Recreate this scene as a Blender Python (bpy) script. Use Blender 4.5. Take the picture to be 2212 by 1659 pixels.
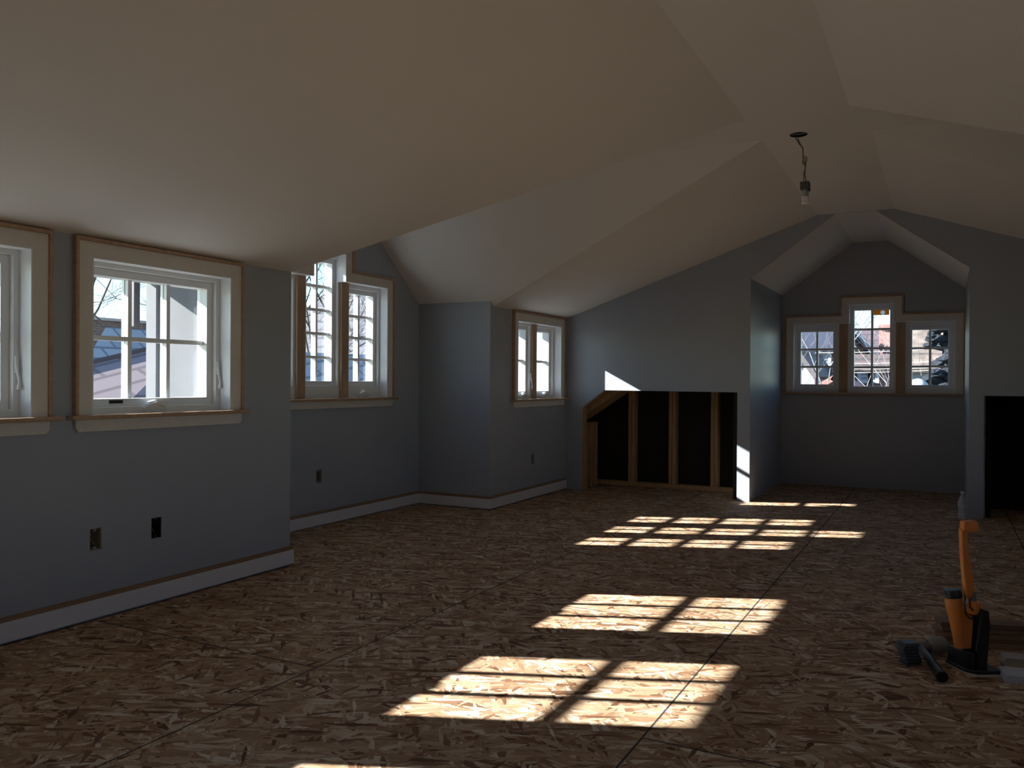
import bpy, bmesh, math, random
from mathutils import Vector, Matrix
from mathutils.geometry import tessellate_polygon
S = bpy.context.scene
C = S.collection
for o in list(bpy.data.objects): bpy.data.objects.remove(o)

# ------------------------------------------------------------------ camera
CAM_H, F_PX = 1.05, 1783.0
yaw, pitch, roll = math.radians(27.63), math.radians(-.206), math.radians(.356)
fw = Vector((-math.sin(yaw)*math.cos(pitch), math.cos(yaw)*math.cos(pitch), math.sin(pitch)))
r0 = Vector((math.cos(yaw), math.sin(yaw), 0)); u0 = r0.cross(fw)
rt = math.cos(roll)*r0 + math.sin(roll)*u0
up = -math.sin(roll)*r0 + math.cos(roll)*u0
cam = bpy.data.cameras.new('camera'); co = bpy.data.objects.new('camera', cam); C.objects.link(co)
M = Matrix.Identity(4)
for i in range(3):
    M[i][0], M[i][1], M[i][2] = rt[i], up[i], -fw[i]
M[2][3] = CAM_H
co.matrix_world = M
cam.sensor_fit = 'HORIZONTAL'; cam.sensor_width = 36.0; cam.lens = F_PX/2212*36; cam.clip_end = 500; cam.clip_start = .02
S.camera = co
# ------------------------------------------------------------------ light
W = bpy.data.worlds.new('sky'); S.world = W; W.use_nodes = True
nt = W.node_tree; nt.nodes.clear()
sky = nt.nodes.new('ShaderNodeTexSky'); sky.sky_type = 'NISHITA'; sky.sun_disc = False
sky.sun_elevation = math.radians(26.2); sky.sun_rotation = math.radians(-111); sky.air_density = 1.0; sky.dust_density = .2
bg = nt.nodes.new('ShaderNodeBackground'); bg.inputs[1].default_value = .10
wo = nt.nodes.new('ShaderNodeOutputWorld')
tn = nt.nodes.new('ShaderNodeMix'); tn.data_type = 'RGBA'; tn.blend_type = 'MULTIPLY'; tn.inputs[0].default_value = 1; tn.inputs[7].default_value = (.74, .94, 1.12, 1)
nt.links.new(sky.outputs[0], tn.inputs[6]); nt.links.new(tn.outputs[2], bg.inputs[0]); nt.links.new(bg.outputs[0], wo.inputs[0])
SUN_DIR = Vector((1, .414, -.530))
sl = bpy.data.lights.new('sun', 'SUN'); sl.energy = 7.9; sl.angle = math.radians(.53); sl.color = (1, .975, .94)
so = bpy.data.objects.new('sun', sl); C.objects.link(so)
so.rotation_euler = SUN_DIR.to_track_quat('-Z', 'Y').to_euler(); so.location = (-30, -10, 20)
vs = S.view_settings; vs.view_transform = 'Standard'; vs.look = 'None'; vs.gamma = 1; vs.use_curve_mapping = False
S.display_settings.display_device = 'sRGB'
vs.exposure = 1.86
S.cycles.max_bounces = 16; S.cycles.diffuse_bounces = 10; S.cycles.glossy_bounces = 4; S.cycles.transparent_max_bounces = 24
S.cycles.sample_clamp_indirect = 4.0

# ------------------------------------------------------------------ materials
def mat(name, col, rough=.6, var=.0, scale=8., bump=0., metal=0., spec=.5, stretch=(1, 1, 1)):
    m = bpy.data.materials.new(name); m.use_nodes = True
    n = m.node_tree; b = n.nodes['Principled BSDF']
    b.inputs['Base Color'].default_value = (*col, 1); b.inputs['Roughness'].default_value = rough
    b.inputs['Metallic'].default_value = metal; b.inputs['Specular IOR Level'].default_value = spec
    if var or bump:
        tc = n.nodes.new('ShaderNodeTexCoord'); mp = n.nodes.new('ShaderNodeMapping'); mp.inputs['Scale'].default_value = stretch
        no = n.nodes.new('ShaderNodeTexNoise'); no.inputs['Scale'].default_value = scale; no.inputs['Detail'].default_value = 5
        n.links.new(tc.outputs['Object'], mp.inputs[0]); n.links.new(mp.outputs[0], no.inputs['Vector'])
        if var:
            rp = n.nodes.new('ShaderNodeValToRGB')
            rp.color_ramp.elements[0].position = .3; rp.color_ramp.elements[1].position = .7
            rp.color_ramp.elements[0].color = (*[c*(1-var) for c in col], 1)
            rp.color_ramp.elements[1].color = (*[min(1, c*(1+var)) for c in col], 1)
            n.links.new(no.outputs['Fac'], rp.inputs[0]); n.links.new(rp.outputs[0], b.inputs['Base Color'])
        if bump:
            bp = n.nodes.new('ShaderNodeBump'); bp.inputs['Strength'].default_value = bump; bp.inputs['Distance'].default_value = .01
            n.links.new(no.outputs['Fac'], bp.inputs['Height']); n.links.new(bp.outputs[0], b.inputs['Normal'])
    return m
def glass_mat(name, tint=(.96, .98, .98), rough=0.0, k=1.0):
    m = bpy.data.materials.new(name); m.use_nodes = True; n = m.node_tree; n.nodes.clear()
    o = n.nodes.new('ShaderNodeOutputMaterial'); t = n.nodes.new('ShaderNodeBsdfTransparent'); t.inputs[0].default_value = (*tint, 1)
    g = n.nodes.new('ShaderNodeBsdfGlossy'); g.inputs['Roughness'].default_value = rough
    fr = n.nodes.new('ShaderNodeFresnel'); ge = n.nodes.new('ShaderNodeNewGeometry'); io = n.nodes.new('ShaderNodeMix')
    io.inputs[2].default_value = 1.45; io.inputs[3].default_value = 1/1.45      # the node inverts the index on back faces
    n.links.new(ge.outputs['Backfacing'], io.inputs[0]); n.links.new(io.outputs[0], fr.inputs[0])
    mx = n.nodes.new('ShaderNodeMixShader')
    n.links.new(fr.outputs[0], mx.inputs[0]); n.links.new(t.outputs[0], mx.inputs[1]); n.links.new(g.outputs[0], mx.inputs[2])
    n.links.new(mx.outputs[0], o.inputs[0])
    return m
def brick_mat(name, c1, c2, mort, sc=1., w=.24, h=.075, axes='XZ', ms=.01):
    m = bpy.data.materials.new(name); m.use_nodes = True; n = m.node_tree; b = n.nodes['Principled BSDF']
    b.inputs['Roughness'].default_value = .85
    tc = n.nodes.new('ShaderNodeTexCoord'); sp = n.nodes.new('ShaderNodeSeparateXYZ'); cb = n.nodes.new('ShaderNodeCombineXYZ')
    n.links.new(tc.outputs['Object'], sp.inputs[0])
    n.links.new(sp.outputs[axes[0]], cb.inputs['X']); n.links.new(sp.outputs[axes[1]], cb.inputs['Y'])
    br = n.nodes.new('ShaderNodeTexBrick'); br.inputs['Color1'].default_value = (*c1, 1); br.inputs['Color2'].default_value = (*c2, 1)
    br.inputs['Mortar'].default_value = (*mort, 1); br.inputs['Scale'].default_value = sc; br.inputs['Mortar Size'].default_value = ms
    br.inputs['Brick Width'].default_value = w; br.inputs['Row Height'].default_value = h
    n.links.new(cb.outputs[0], br.inputs['Vector']); n.links.new(br.outputs[0], b.inputs['Base Color'])
    return m

def osb_mat():
    m = bpy.data.materials.new('osb'); m.use_nodes = True; n = m.node_tree; L = n.links
    b = n.nodes['Principled BSDF']; b.inputs['Roughness'].default_value = .72; b.inputs['Specular IOR Level'].default_value = .14
    tc = n.nodes.new('ShaderNodeTexCoord')
    def math_(op, a, v=None, c=None):
        q = n.nodes.new('ShaderNodeMath'); q.operation = op
        for i, x in enumerate((a, v, c)):
            if x is None: continue
            if isinstance(x, (int, float)): q.inputs[i].default_value = x
            else: L.new(x, q.inputs[i])
        return q.outputs[0]
    wn = n.nodes.new('ShaderNodeTexNoise'); wn.inputs['Scale'].default_value = 26; wn.inputs['Detail'].default_value = 2
    L.new(tc.outputs['Object'], wn.inputs['Vector'])
    wv = n.nodes.new('ShaderNodeVectorMath'); wv.operation = 'MULTIPLY_ADD'; wv.inputs[1].default_value = (.008, .008, 0)
    L.new(wn.outputs['Color'], wv.inputs[0]); L.new(tc.outputs['Object'], wv.inputs[2])
    prev = None
    #          angle  along  across seed cover
    layers = [(14, 7, 30, 0, 1.0), (-34, 8, 34, 3, .5), (64, 9, 40, 7, .40), (-72, 9, 40, 11, .36), (3, 7.5, 36, 17, .42), (-16, 8, 46, 23, .38), (40, 10, 55, 29, .30), (82, 12, 60, 31, .16), (-52, 10, 60, 37, .18), (24, 8, 50, 41, .30)]
    for k, (ang, sa, sc, seed, cover) in enumerate(layers):
        mp = n.nodes.new('ShaderNodeMapping'); mp.vector_type = 'TEXTURE'
        mp.inputs['Rotation'].default_value = (0, 0, math.radians(ang)); mp.inputs['Location'].default_value = (seed*.37, seed*.21, 0)
        mp.inputs['Scale'].default_value = (1/sa, 1/sc, 1)
        L.new(wv.outputs[0], mp.inputs[0])
        vo = n.nodes.new('ShaderNodeTexVoronoi'); vo.voronoi_dimensions = '2D'; vo.distance = 'MANHATTAN'; vo.inputs['Scale'].default_value = 1
        L.new(mp.outputs[0], vo.inputs['Vector'])
        sr = n.nodes.new('ShaderNodeSeparateColor'); L.new(vo.outputs['Color'], sr.inputs[0])
        rp = n.nodes.new('ShaderNodeValToRGB'); cr = rp.color_ramp
        stops = [(0, (.17, .080, .040)), (.13, (.32, .170, .095)), (.32, (.46, .285, .172)), (.55, (.55, .365, .225)), (.76, (.65, .465, .305)), (.90, (.77, .60, .43)), (1, (.90, .79, .64))]
        while len(cr.elements) < len(stops): cr.elements.new(.5)
        for e, (p_, c_) in zip(cr.elements, stops): e.position = p_; e.color = (*[x*.72 for x in c_], 1)
        L.new(sr.outputs['Red'], rp.inputs[0])
        # grain along the strand
        gm = n.nodes.new('ShaderNodeMapping'); gm.vector_type = 'TEXTURE'; gm.inputs['Rotation'].default_value = (0, 0, math.radians(ang)); gm.inputs['Scale'].default_value = (.12, .006, 1)
        L.new(wv.outputs[0], gm.inputs[0])
        gn = n.nodes.new('ShaderNodeTexNoise'); gn.inputs['Scale'].default_value = 1; gn.inputs['Detail'].default_value = 2; L.new(gm.outputs[0], gn.inputs['Vector'])
        gr = n.nodes.new('ShaderNodeMapRange'); gr.inputs['From Min'].default_value = .3; gr.inputs['From Max'].default_value = .7; gr.inputs['To Min'].default_value = .78; gr.inputs['To Max'].default_value = 1.12
        L.new(gn.outputs['Fac'], gr.inputs[0])
        mu = n.nodes.new('ShaderNodeVectorMath'); mu.operation = 'SCALE'; L.new(rp.outputs[0], mu.inputs[0]); L.new(gr.outputs[0], mu.inputs['Scale'])
        if prev is None: prev = mu.outputs[0]
        else:
            f_ = math_('LESS_THAN', sr.outputs['Green'], cover)
            ds = math_('LESS_THAN', vo.outputs['Distance'], .72)
            f2 = math_('MULTIPLY', f_, ds)
            mx = n.nodes.new('ShaderNodeMix'); mx.data_type = 'VECTOR'
            L.new(f2, mx.inputs['Factor']); L.new(prev, mx.inputs[4]); L.new(mu.outputs[0], mx.inputs[5])
            prev = mx.outputs[1]
    # panel seams: long seams run along Y, staggered butt joints across
    sp = n.nodes.new('ShaderNodeSeparateXYZ'); L.new(tc.outputs['Object'], sp.inputs[0])
    X0, PW, PL = -2.022, 1.240, 2.44
    xr_ = math_('DIVIDE', math_('SUBTRACT', sp.outputs['X'], X0), PW)
    row = math_('FLOOR', xr_); fx = math_('SUBTRACT', xr_, row)
    ex = math_('MINIMUM', fx, math_('SUBTRACT', 1, fx)); sx = math_('LESS_THAN', ex, .0034/PW)
    par = math_('MODULO', math_('ADD', row, 40), 2)          # rows -1 and 1: joint at 2.33 ; row 0: 3.52
    off = math_('ADD', 2.335, math_('MULTIPLY', math_('SUBTRACT', 1, par), 1.20))
    yr_ = math_('DIVIDE', math_('SUBTRACT', sp.outputs['Y'], off), PL)
    fy = math_('SUBTRACT', yr_, math_('FLOOR', yr_)); ey = math_('MINIMUM', fy, math_('SUBTRACT', 1, fy)); sy = math_('LESS_THAN', ey, .0036/PL)
    seam = math_('MAXIMUM', sx, sy)
    mx = n.nodes.new('ShaderNodeMix'); mx.data_type = 'VECTOR'; mx.inputs[5].default_value = (.022, .022, .03)
    L.new(math_('MULTIPLY', seam, .93), mx.inputs['Factor']); L.new(prev, mx.inputs[4])
    L.new(mx.outputs[1], b.inputs['Base Color'])
    return m

m_wall = mat('grey wall paint', (.37, .405, .465), .42, .02, 3, .04, spec=.45)
m_ceil = mat('ceiling paint', (.76, .745, .715), .8, .015, 2, .03)
m_prime = mat('primed trim', (.72, .69, .65), .5, .03, 14)
m_white = mat('white window paint', (.80, .82, .84), .35)
m_band = mat('raw pine', (.46, .31, .205), .6, .12, 6, stretch=(1, 8, 8))
m_post = mat('raw fir mullion', (.46, .32, .215), .6, .12, 5, stretch=(9, 9, 1))
m_stud = mat('stud lumber', (.50, .31, .16), .75, .2, 5, .1, stretch=(9, 9, 1))
m_base = mat('baseboard paint', (.74, .73, .76), .45)
m_cap = mat('raw wood cap', (.28, .175, .10), .6, .12, 6, stretch=(8, 1, 8))
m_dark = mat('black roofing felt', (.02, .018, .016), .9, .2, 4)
m_osb = osb_mat()
m_glass = glass_mat('window glass')
m_stucco = mat('grey stucco', (.11, .113, .12), .9, .12, 3, .15)
m_roof = mat('dark shingle', (.12, .11, .11), .9, .2, 10)
m_metal = mat('galvanised steel', (.35, .36, .36), .4, .1, 20, metal=.8)
m_blk = mat('black plastic', (.012, .012, .014), .38)
m_ora = mat('orange painted metal', (.75, .24, .045), .42, .08, 10)
m_rub = mat('grey rubber', (.30, .31, .29), .6, .1, 12)
m_steel = mat('dark steel', (.19, .20, .22), .4, .15, 15, metal=.6)

# ------------------------------------------------------------------ mesh helpers
def obj(name, bm, m, parent=None, bevel=0., smooth=False):
    bmesh.ops.recalc_face_normals(bm, faces=bm.faces)
    me = bpy.data.meshes.new(name); bm.to_mesh(me); bm.free()
    o = bpy.data.objects.new(name, me); C.objects.link(o)
    me.materials.append(m)
    if smooth:
        for p in me.polygons: p.use_smooth = True
        me.set_sharp_from_angle(angle=math.radians(40))
    if parent: o.parent = parent
    if bevel:
        b = o.modifiers.new('bevel', 'BEVEL'); b.width = bevel; b.segments = 2; b.limit_method = 'ANGLE'; b.angle_limit = math.radians(50)
    return o
def empty(name, loc=(0, 0, 0)):
    o = bpy.data.objects.new(name, None); C.objects.link(o); o.location = loc; o.empty_display_size = .05
    return o
def tag(o, label, cat, group=None):
    o['label'] = label; o['category'] = cat
    if group: o['group'] = group
    return o
def struct(o): o['kind'] = 'structure'; return o
def prism(bm, outline, fmap, d0, d1, holes=(), back=None):
    """polygon (a,z) with holes, extruded from depth d0 to d1; fmap(a,d,z)->xyz"""
    loops = [list(outline)] + [list(h) for h in holes]
    bl = [list(back) if back else list(outline)] + [list(h) for h in holes]
    V = [p for l in loops for p in l]; B = [p for l in bl for p in l]
    fv = [bm.verts.new(fmap(a, d0, z)) for a, z in V]
    bv = [bm.verts.new(fmap(a, d1, z)) for a, z in B]
    for t in tessellate_polygon([[Vector((a, z, 0)) for a, z in l] for l in loops]):
        try: bm.faces.new([fv[i] for i in t]); bm.faces.new([bv[i] for i in reversed(t)])
        except ValueError: pass
    k = 0
    for l in loops:
        for i in range(len(l)):
            j = (i+1) % len(l)
            try: bm.faces.new([fv[k+i], fv[k+j], bv[k+j], bv[k+i]])
            except ValueError: pass
        k += len(l)
    return bm
def box(bm, x0, x1, y0, y1, z0, z1, M_=None):
    vs_ = [Vector((x, y, z)) for z in (z0, z1) for y in (y0, y1) for x in (x0, x1)]
    if M_: vs_ = [M_ @ v for v in vs_]
    v = [bm.verts.new(p) for p in vs_]
    for f in ((0, 2, 3, 1), (4, 5, 7, 6), (0, 1, 5, 4), (2, 6, 7, 3), (0, 4, 6, 2), (1, 3, 7, 5)): bm.faces.new([v[i] for i in f])
    return bm
def tube(bm, pts, rad, n=8, cap=True):
    pts = [Vector(p) for p in pts]; rad = rad if isinstance(rad, (list, tuple)) else [rad]*len(pts)
    rings = []
    t0 = (pts[1]-pts[0]).normalized(); a = t0.orthogonal().normalized()
    for i, p in enumerate(pts):
        t = (pts[min(i+1, len(pts)-1)] - pts[max(i-1, 0)])
        if t.length < 1e-9: t = t0
        t.normalize(); a = (a - t*a.dot(t)); a = a.normalized() if a.length > 1e-6 else t.orthogonal().normalized(); b = t.cross(a)
        rings.append([bm.verts.new(p + rad[i]*(math.cos(2*math.pi*k/n)*a + math.sin(2*math.pi*k/n)*b)) for k in range(n)])
    for r1, r2 in zip(rings, rings[1:]):
        for k in range(n): bm.faces.new([r1[k], r1[(k+1) % n], r2[(k+1) % n], r2[k]])
    if cap: bm.faces.new(rings[0][::-1]); bm.faces.new(rings[-1])
    return bm
def lathe(bm, prof, M_=None, n=24):
    rings = []
    for r, z in prof:
        if r < 1e-6: rings.append([bm.verts.new((M_ or Matrix()) @ Vector((0, 0, z)))])
        else: rings.append([bm.verts.new((M_ or Matrix()) @ Vector((r*math.cos(2*math.pi*k/n), r*math.sin(2*math.pi*k/n), z))) for k in range(n)])
    for a, b in zip(rings, rings[1:]):
        for k in range(n):
            q = [a[k % len(a)], a[(k+1) % n % len(a)], b[(k+1) % n % len(b)], b[k % len(b)]]
            q = list(dict.fromkeys(q))
            if len(q) > 2:
                try: bm.faces.new(q)
                except ValueError: pass
    return bm
NB = bmesh.new
def poly(bm, pts): bm.faces.new([bm.verts.new(p) for p in pts]); return bm
def axisM(o, zdir, xdir=None):
    z = Vector(zdir).normalized(); x = Vector(xdir) if xdir else z.orthogonal(); x = (x - z*x.dot(z)).normalized(); y = z.cross(x)
    m = Matrix.Identity(4)
    for i in range(3): m[i][0], m[i][1], m[i][2], m[i][3] = x[i], y[i], z[i], o[i]
    return m

# ------------------------------------------------------------------ plan
XL, XB, YE, YB = -3.275, -3.97, 7.385, 8.97
ZE, ZF = 1.66, 2.47
Y0, Y1 = 3.556, 5.87            # recess (cross gable) along the left wall
FL, FRN, FRF = -.96, -.44, -.37 # edges of the flat strip of the ceiling
XRN, XRF, XRB = 1.49, 1.955, 2.65
YN = 3.893                      # right recess near side
LA = 4.54                       # near edge of the cross strip
BX0, BX1 = -1.508, .172         # end bay
YBK = -3.4
left = lambda xw: (lambda a, d, z: (xw-d, a, z))
endw = lambda yw: (lambda a, d, z: (a, yw+d, z))
plan = lambda a, d, z: (a, z, d)

# floor
struct(obj('floor', prism(NB(), [(-3.3, YBK-.1), (XRF+.1, YBK-.1), (XRF+.1, Y0), (XRB+.1, Y0), (XRB+.1, Y1+.1), (XRF+.1, Y1+.1), (XRF+.1, 8.1), (BX1+.02, 8.1), (BX1+.02, YB+.05), (BX0-.02, YB+.05), (BX0-.02, 8.1), (-3.3, 8.1), (-3.3, Y1+.02), (XB-.03, Y1+.02), (XB-.03, Y0-.02), (-3.3, Y0-.02)], plan, 0, -.06), m_osb))

# ceiling
bm = NB(); e = .06; s_ = (ZF-ZE)/(FL-XL)
circ = [(-.748+.05*math.cos(2*math.pi*k/20), 4.945+.05*math.sin(2*math.pi*k/20)) for k in range(20)]
prism(bm, [(FL, YBK), (FRN, YBK), (FRN, LA), (XRB, LA), (XRB, 5.06), (FRF, 5.06), (FRF, YE), (FL, YE), (FL, 4.97), (XB, 4.93), (XB, LA), (FL, LA)], plan, ZF, ZF+.012, [circ])
poly(bm, [(XL-e, YBK, ZE-e*s_), (XL-e, Y0, ZE-e*s_), (XL, Y0, ZE), (FL, LA, ZF), (FL, YBK, ZF)])
poly(bm, [(XB-e, Y0-.0, ZE), (XL, Y0, ZE), (FL, LA, ZF), (XB-e, LA, ZF)])
poly(bm, [(XB-e, Y1, 1.70), (XL, Y1, 1.70), (XL, 5.92, ZE), (FL, 4.97, ZF)]); poly(bm, [(XB-e, Y1, 1.70), (FL, 4.97, ZF), (XB-e, 4.93, ZF)])
poly(bm, [(XL-e, 5.92, ZE-e*s_), (XL-e, YE, ZE-e*s_), (FL, YE, ZF), (FL, 4.97, ZF), (XL, 5.92, ZE)])
poly(bm, [(FRN, YBK, ZF), (FRN, LA, ZF), (XRN, YN, ZE), (XRN, YBK, ZE)])
poly(bm, [(FRN, LA, ZF), (XRN, YN, ZE), (XRB, YN, ZE), (XRB, LA, ZF)])
poly(bm, [(FRF, 5.06, ZF), (XRF, 5.92, ZE), (XRF, Y1, 1.70), (XRB, Y1, 1.70)]); poly(bm, [(FRF, 5.06, ZF), (XRB, Y1, 1.70), (XRB, 5.06, ZF)])
poly(bm, [(FRF, 5.06, ZF), (FRF, YE, ZF), (XRF, YE, ZE), (XRF, 5.92, ZE)])
q = .003
bs = (2.47-1.965)/(.823*-1+1.508)
for pts in ([(BX0, 1.965), (-.823, ZF)], [(-.823, ZF), (-.503, ZF)], [(-.503, ZF), (BX1, 1.965)]):
    (a0, z0), (a1, z1) = pts
    poly(bm, [(a0, YE+.001, z0-q), (a1, YE+.001, z1-q), (a1, YB, z1-q), (a0, YB, z0-q)])
struct(obj('ceiling', bm, m_ceil))

# walls ------------------------------------------------------------
WC = [2.708, 1.66, .655, -.38]          # three-lite windows of the near left wall; last one unseen, added for light
rect = lambda a0, a1, z0, z1: [(a0, z0), (a1, z0), (a1, z1), (a0, z1)]
def tee(c, hw, hc, zb, zs, zc): return [(c-hw, zb), (c+hw, zb), (c+hw, zs), (c+hc, zs), (c+hc, zc), (c-hc, zc), (c-hc, zs), (c-hw, zs)]
JW, JB, JT = .392, .875, 1.575
boxes_A = [(2.348, .349), (2.662, .350)]
bx = lambda a, z: rect(a-.028, a+.028, z-.048, z+.048)
struct(obj('wall_left', prism(NB(), rect(YBK, Y0, -.05, ZE), left(XL), 0, .17, [rect(c-JW, c+JW, JB, JT) for c in WC] + [bx(*b) for b in boxes_A]), m_wall))
struct(obj('wall_recess_near', prism(NB(), rect(XB-.17, XL-.17, -.05, ZE), endw(Y0), 0, -.14), m_wall))
BC = 4.70; TB = tee(BC, .70, .18, .897, 1.79, 1.99)
struct(obj('wall_recess', prism(NB(), [(Y0-.14, -.05), (Y1+.15, -.05), (Y1+.15, 1.70), (Y1, 1.70), (4.93, ZF+.05), (LA, ZF+.05), (Y0, ZE), (Y0-.14, ZE)], left(XB), 0, .17, [TB, bx(4.606, .357)]), m_wall))
struct(obj('wall_recess_far', prism(NB(), [(XB, -.05), (XL, -.05), (XL, 1.70), (XB, 1.70)], endw(Y1), 0, .15, back=[(XB, -.05), (XL-.17, -.05), (XL-.17, 1.70), (XB, 1.70)]), m_wall))
DC = 6.79; DJ = .455
dh = [rect(DC-DJ, DC+DJ, JB, JT), bx(6.667, .35)]
struct(obj('wall_left_far', prism(NB(), [(Y1, -.05), (YE, -.05), (YE, ZE), (5.92, ZE), (Y1, 1.70)], left(XL), 0, .17, dh, back=[(Y1+.15, -.05), (YE, -.05), (YE, ZE), (Y1+.16, ZE), (Y1+.15, 1.70)]), m_wall))
t_ = .05
struct(obj('wall_end', prism(NB(), [(XL-.17, -.05), (-3.096, -.05), (-3.096, .80), (-2.873, .968), (-1.618, .962), (-1.618, -.05), (BX0, -.05), (BX0, 1.965), (-.823, ZF), (-.503, ZF), (BX1, 1.965), (BX1, -.05), (.277, -.05), (.277, .958), (1.6, .958), (1.6, -.05), (XRF+.1, -.05), (XRF+.1, ZE+t_), (FRF, ZF+t_), (FL, ZF+t_), (XL-.17, ZE+t_)], endw(YE), 0, .095), m_wall))
struct(obj('wall_bay_left', prism(NB(), rect(YE+.095, YB+.15, -.05, 1.97), left(BX0), 0, .12), m_wall))
struct(obj('wall_bay_right', prism(NB(), rect(YE+.095, YB+.15, -.05, 1.97), left(BX1), 0, -.12), m_wall))
FC = -.648; TF = tee(FC, .745, .21, .937, 1.66, 1.845)
struct(obj('wall_bay', prism(NB(), [(BX0, -.05), (BX1, -.05), (BX1, 1.965), (-.503, ZF+.02), (-.823, ZF+.02), (BX0, 1.965)], endw(YB), 0, .17, [TF]), m_wall))
RC = [2.3, .9, -.5]  # centres of unseen windows added on the right to brighten the left wall
# right side and the end behind the photographer
struct(obj('wall_right', prism(NB(), rect(YBK, YN, -.05, ZE), left(XRN), 0, -.17, [rect(c-JW, c+JW, JB, JT) for c in RC]), m_wall))
struct(obj('wall_right_recess_near', prism(NB(), rect(XRN+.17, XRB+.17, -.05, ZE), endw(YN), 0, -.14), m_wall))
TR = tee(4.8, .70, .18, .897, 1.79, 1.99)
struct(obj('wall_right_recess', prism(NB(), [(YN-.14, -.05), (Y1+.15, -.05), (Y1+.15, 1.70), (Y1, 1.70), (5.06, ZF+.02), (LA, ZF+.02), (YN, ZE), (YN-.14, ZE)], left(XRB), 0, -.17, [TR]), m_wall))
struct(obj('wall_right_recess_far', prism(NB(), rect(XRF, XRB, -.05, 1.70), endw(Y1), 0, .15), m_wall))
struct(obj('wall_right_far', prism(NB(), rect(Y1+.15, YE, -.05, ZE), left(XRF), 0, -.17), m_wall))
struct(obj('wall_back', prism(NB(), [(XL-.17, -.05), (XRN+.17, -.05), (XRN+.17, ZE+t_), (FRN, ZF+t_), (FL, ZF+t_), (XL-.17, ZE+t_)], endw(YBK), 0, -.15), m_wall))
# storage spaces behind the end wall
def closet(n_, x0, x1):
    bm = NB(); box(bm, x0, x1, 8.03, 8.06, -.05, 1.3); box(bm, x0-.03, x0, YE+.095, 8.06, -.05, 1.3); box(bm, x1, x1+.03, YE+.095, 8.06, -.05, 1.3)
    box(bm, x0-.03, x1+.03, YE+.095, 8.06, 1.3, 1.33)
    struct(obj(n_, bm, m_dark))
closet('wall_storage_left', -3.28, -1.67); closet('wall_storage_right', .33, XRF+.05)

# baseboards -------------------------------------------------------
def baseboard(n_, fmap, a0, a1, m0=0, m1=0):
    """m0/m1 mitre: +1 lengthens the front edge by the thickness, -1 shortens it"""
    T = .016
    def run(bm, z0, z1, t):
        v = [bm.verts.new(fmap(a, d, z)) for a, d, z in ((a0, 0, z0), (a1, 0, z0), (a1+m1*t, -t, z0), (a0-m0*t, -t, z0), (a0, 0, z1), (a1, 0, z1), (a1+m1*t, -t, z1), (a0-m0*t, -t, z1))]
        for f in ((0, 1, 2, 3), (4, 7, 6, 5), (0, 4, 5, 1), (1, 5, 6, 2), (2, 6, 7, 3), (3, 7, 4, 0)): bm.faces.new([v[i] for i in f])
        return bm
    o = struct(obj(n_, run(NB(), .010, .088, T), m_base))
    c_ = obj('cap_moulding', run(NB(), .088, .108, .011), m_cap, o); c_['label'] = 'raw wood cap strip'
baseboard('baseboard_left', left(XL), YBK, Y0, 0, 1)
baseboard('baseboard_recess', left(XB), Y0, Y1, -1, -1)
baseboard('baseboard_recess_far', endw(Y1), XB, XL, -1, 1)
baseboard('baseboard_left_far', left(XL), Y1, YE, 1, 0)

# windows ----------------------------------------------------------
def ring(bm, fmap, o4, i4, d0, d1):
    a0, a1, z0, z1 = o4; b0, b1, y0, y1 = i4
    return prism(bm, rect(a0, a1, z0, z1), fmap, d0, d1, [rect(b0, b1, y0, y1)])
def fbox(bm, fmap, a0, a1, d0, d1, z0, z1):
    v = [bm.verts.new(fmap(a, d, z)) for z in (z0, z1) for d in (d0, d1) for a in (a0, a1)]
    for f in ((0, 2, 3, 1), (4, 5, 7, 6), (0, 1, 5, 4), (2, 6, 7, 3), (0, 4, 6, 2), (1, 3, 7, 5)): bm.faces.new([v[i] for i in f])
    return bm
def lever(fmap, a, d, z):
    bm = NB(); pts = [(a, d, z+.03), (a, d-.004, z+.005), (a+.003, d-.007, z-.03), (a+.006, d-.010, z-.055), (a+.003, d-.012, z-.075), (a, d-.012, z-.088)]
    tube(bm, [fmap(*p) for p in pts], [.004, .006, .005, .005, .008, .006], 8)
    fbox(bm, fmap, a-.006, a+.006, d-.004, d+.004, z-.02, z+.05)
    return obj('lock_lever', bm, m_white, smooth=True)
def crank(fmap, a, d, z):
    bm = NB()
    prof = [(-.055, 0), (.058, 0), (.062, .030), (.054, .050), (.0, .058), (-.035, .050), (-.06, .026)]
    prism(bm, [(a+p, z+h) for p, h in prof], fmap, d-.026, d+.002)
    tube(bm, [fmap(a+.045, d-.030, z+.030), fmap(a-.005, d-.032, z+.046), fmap(a-.062, d-.030, z+.030)], [.007, .006, .008], 8)
    return obj('crank_handle', bm, m_white, bevel=.002)
def offset_path(path, w):
    """offset an axis-aligned open path to its left"""
    out = []
    n_ = len(path)
    for i, p in enumerate(path):
        nx = ny = 0
        segs = []
        if i > 0: segs.append((path[i-1], p))
        if i < n_-1: segs.append((p, path[i+1]))
        for (x0, y0), (x1, y1) in segs:
            l = math.hypot(x1-x0, y1-y0); vx, vy = -(y1-y0)/l, (x1-x0)/l
            if abs(vx) > .5: nx = vx
            if abs(vy) > .5: ny = vy
        out.append((p[0]+nx*w, p[1]+ny*w))
    return out
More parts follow.
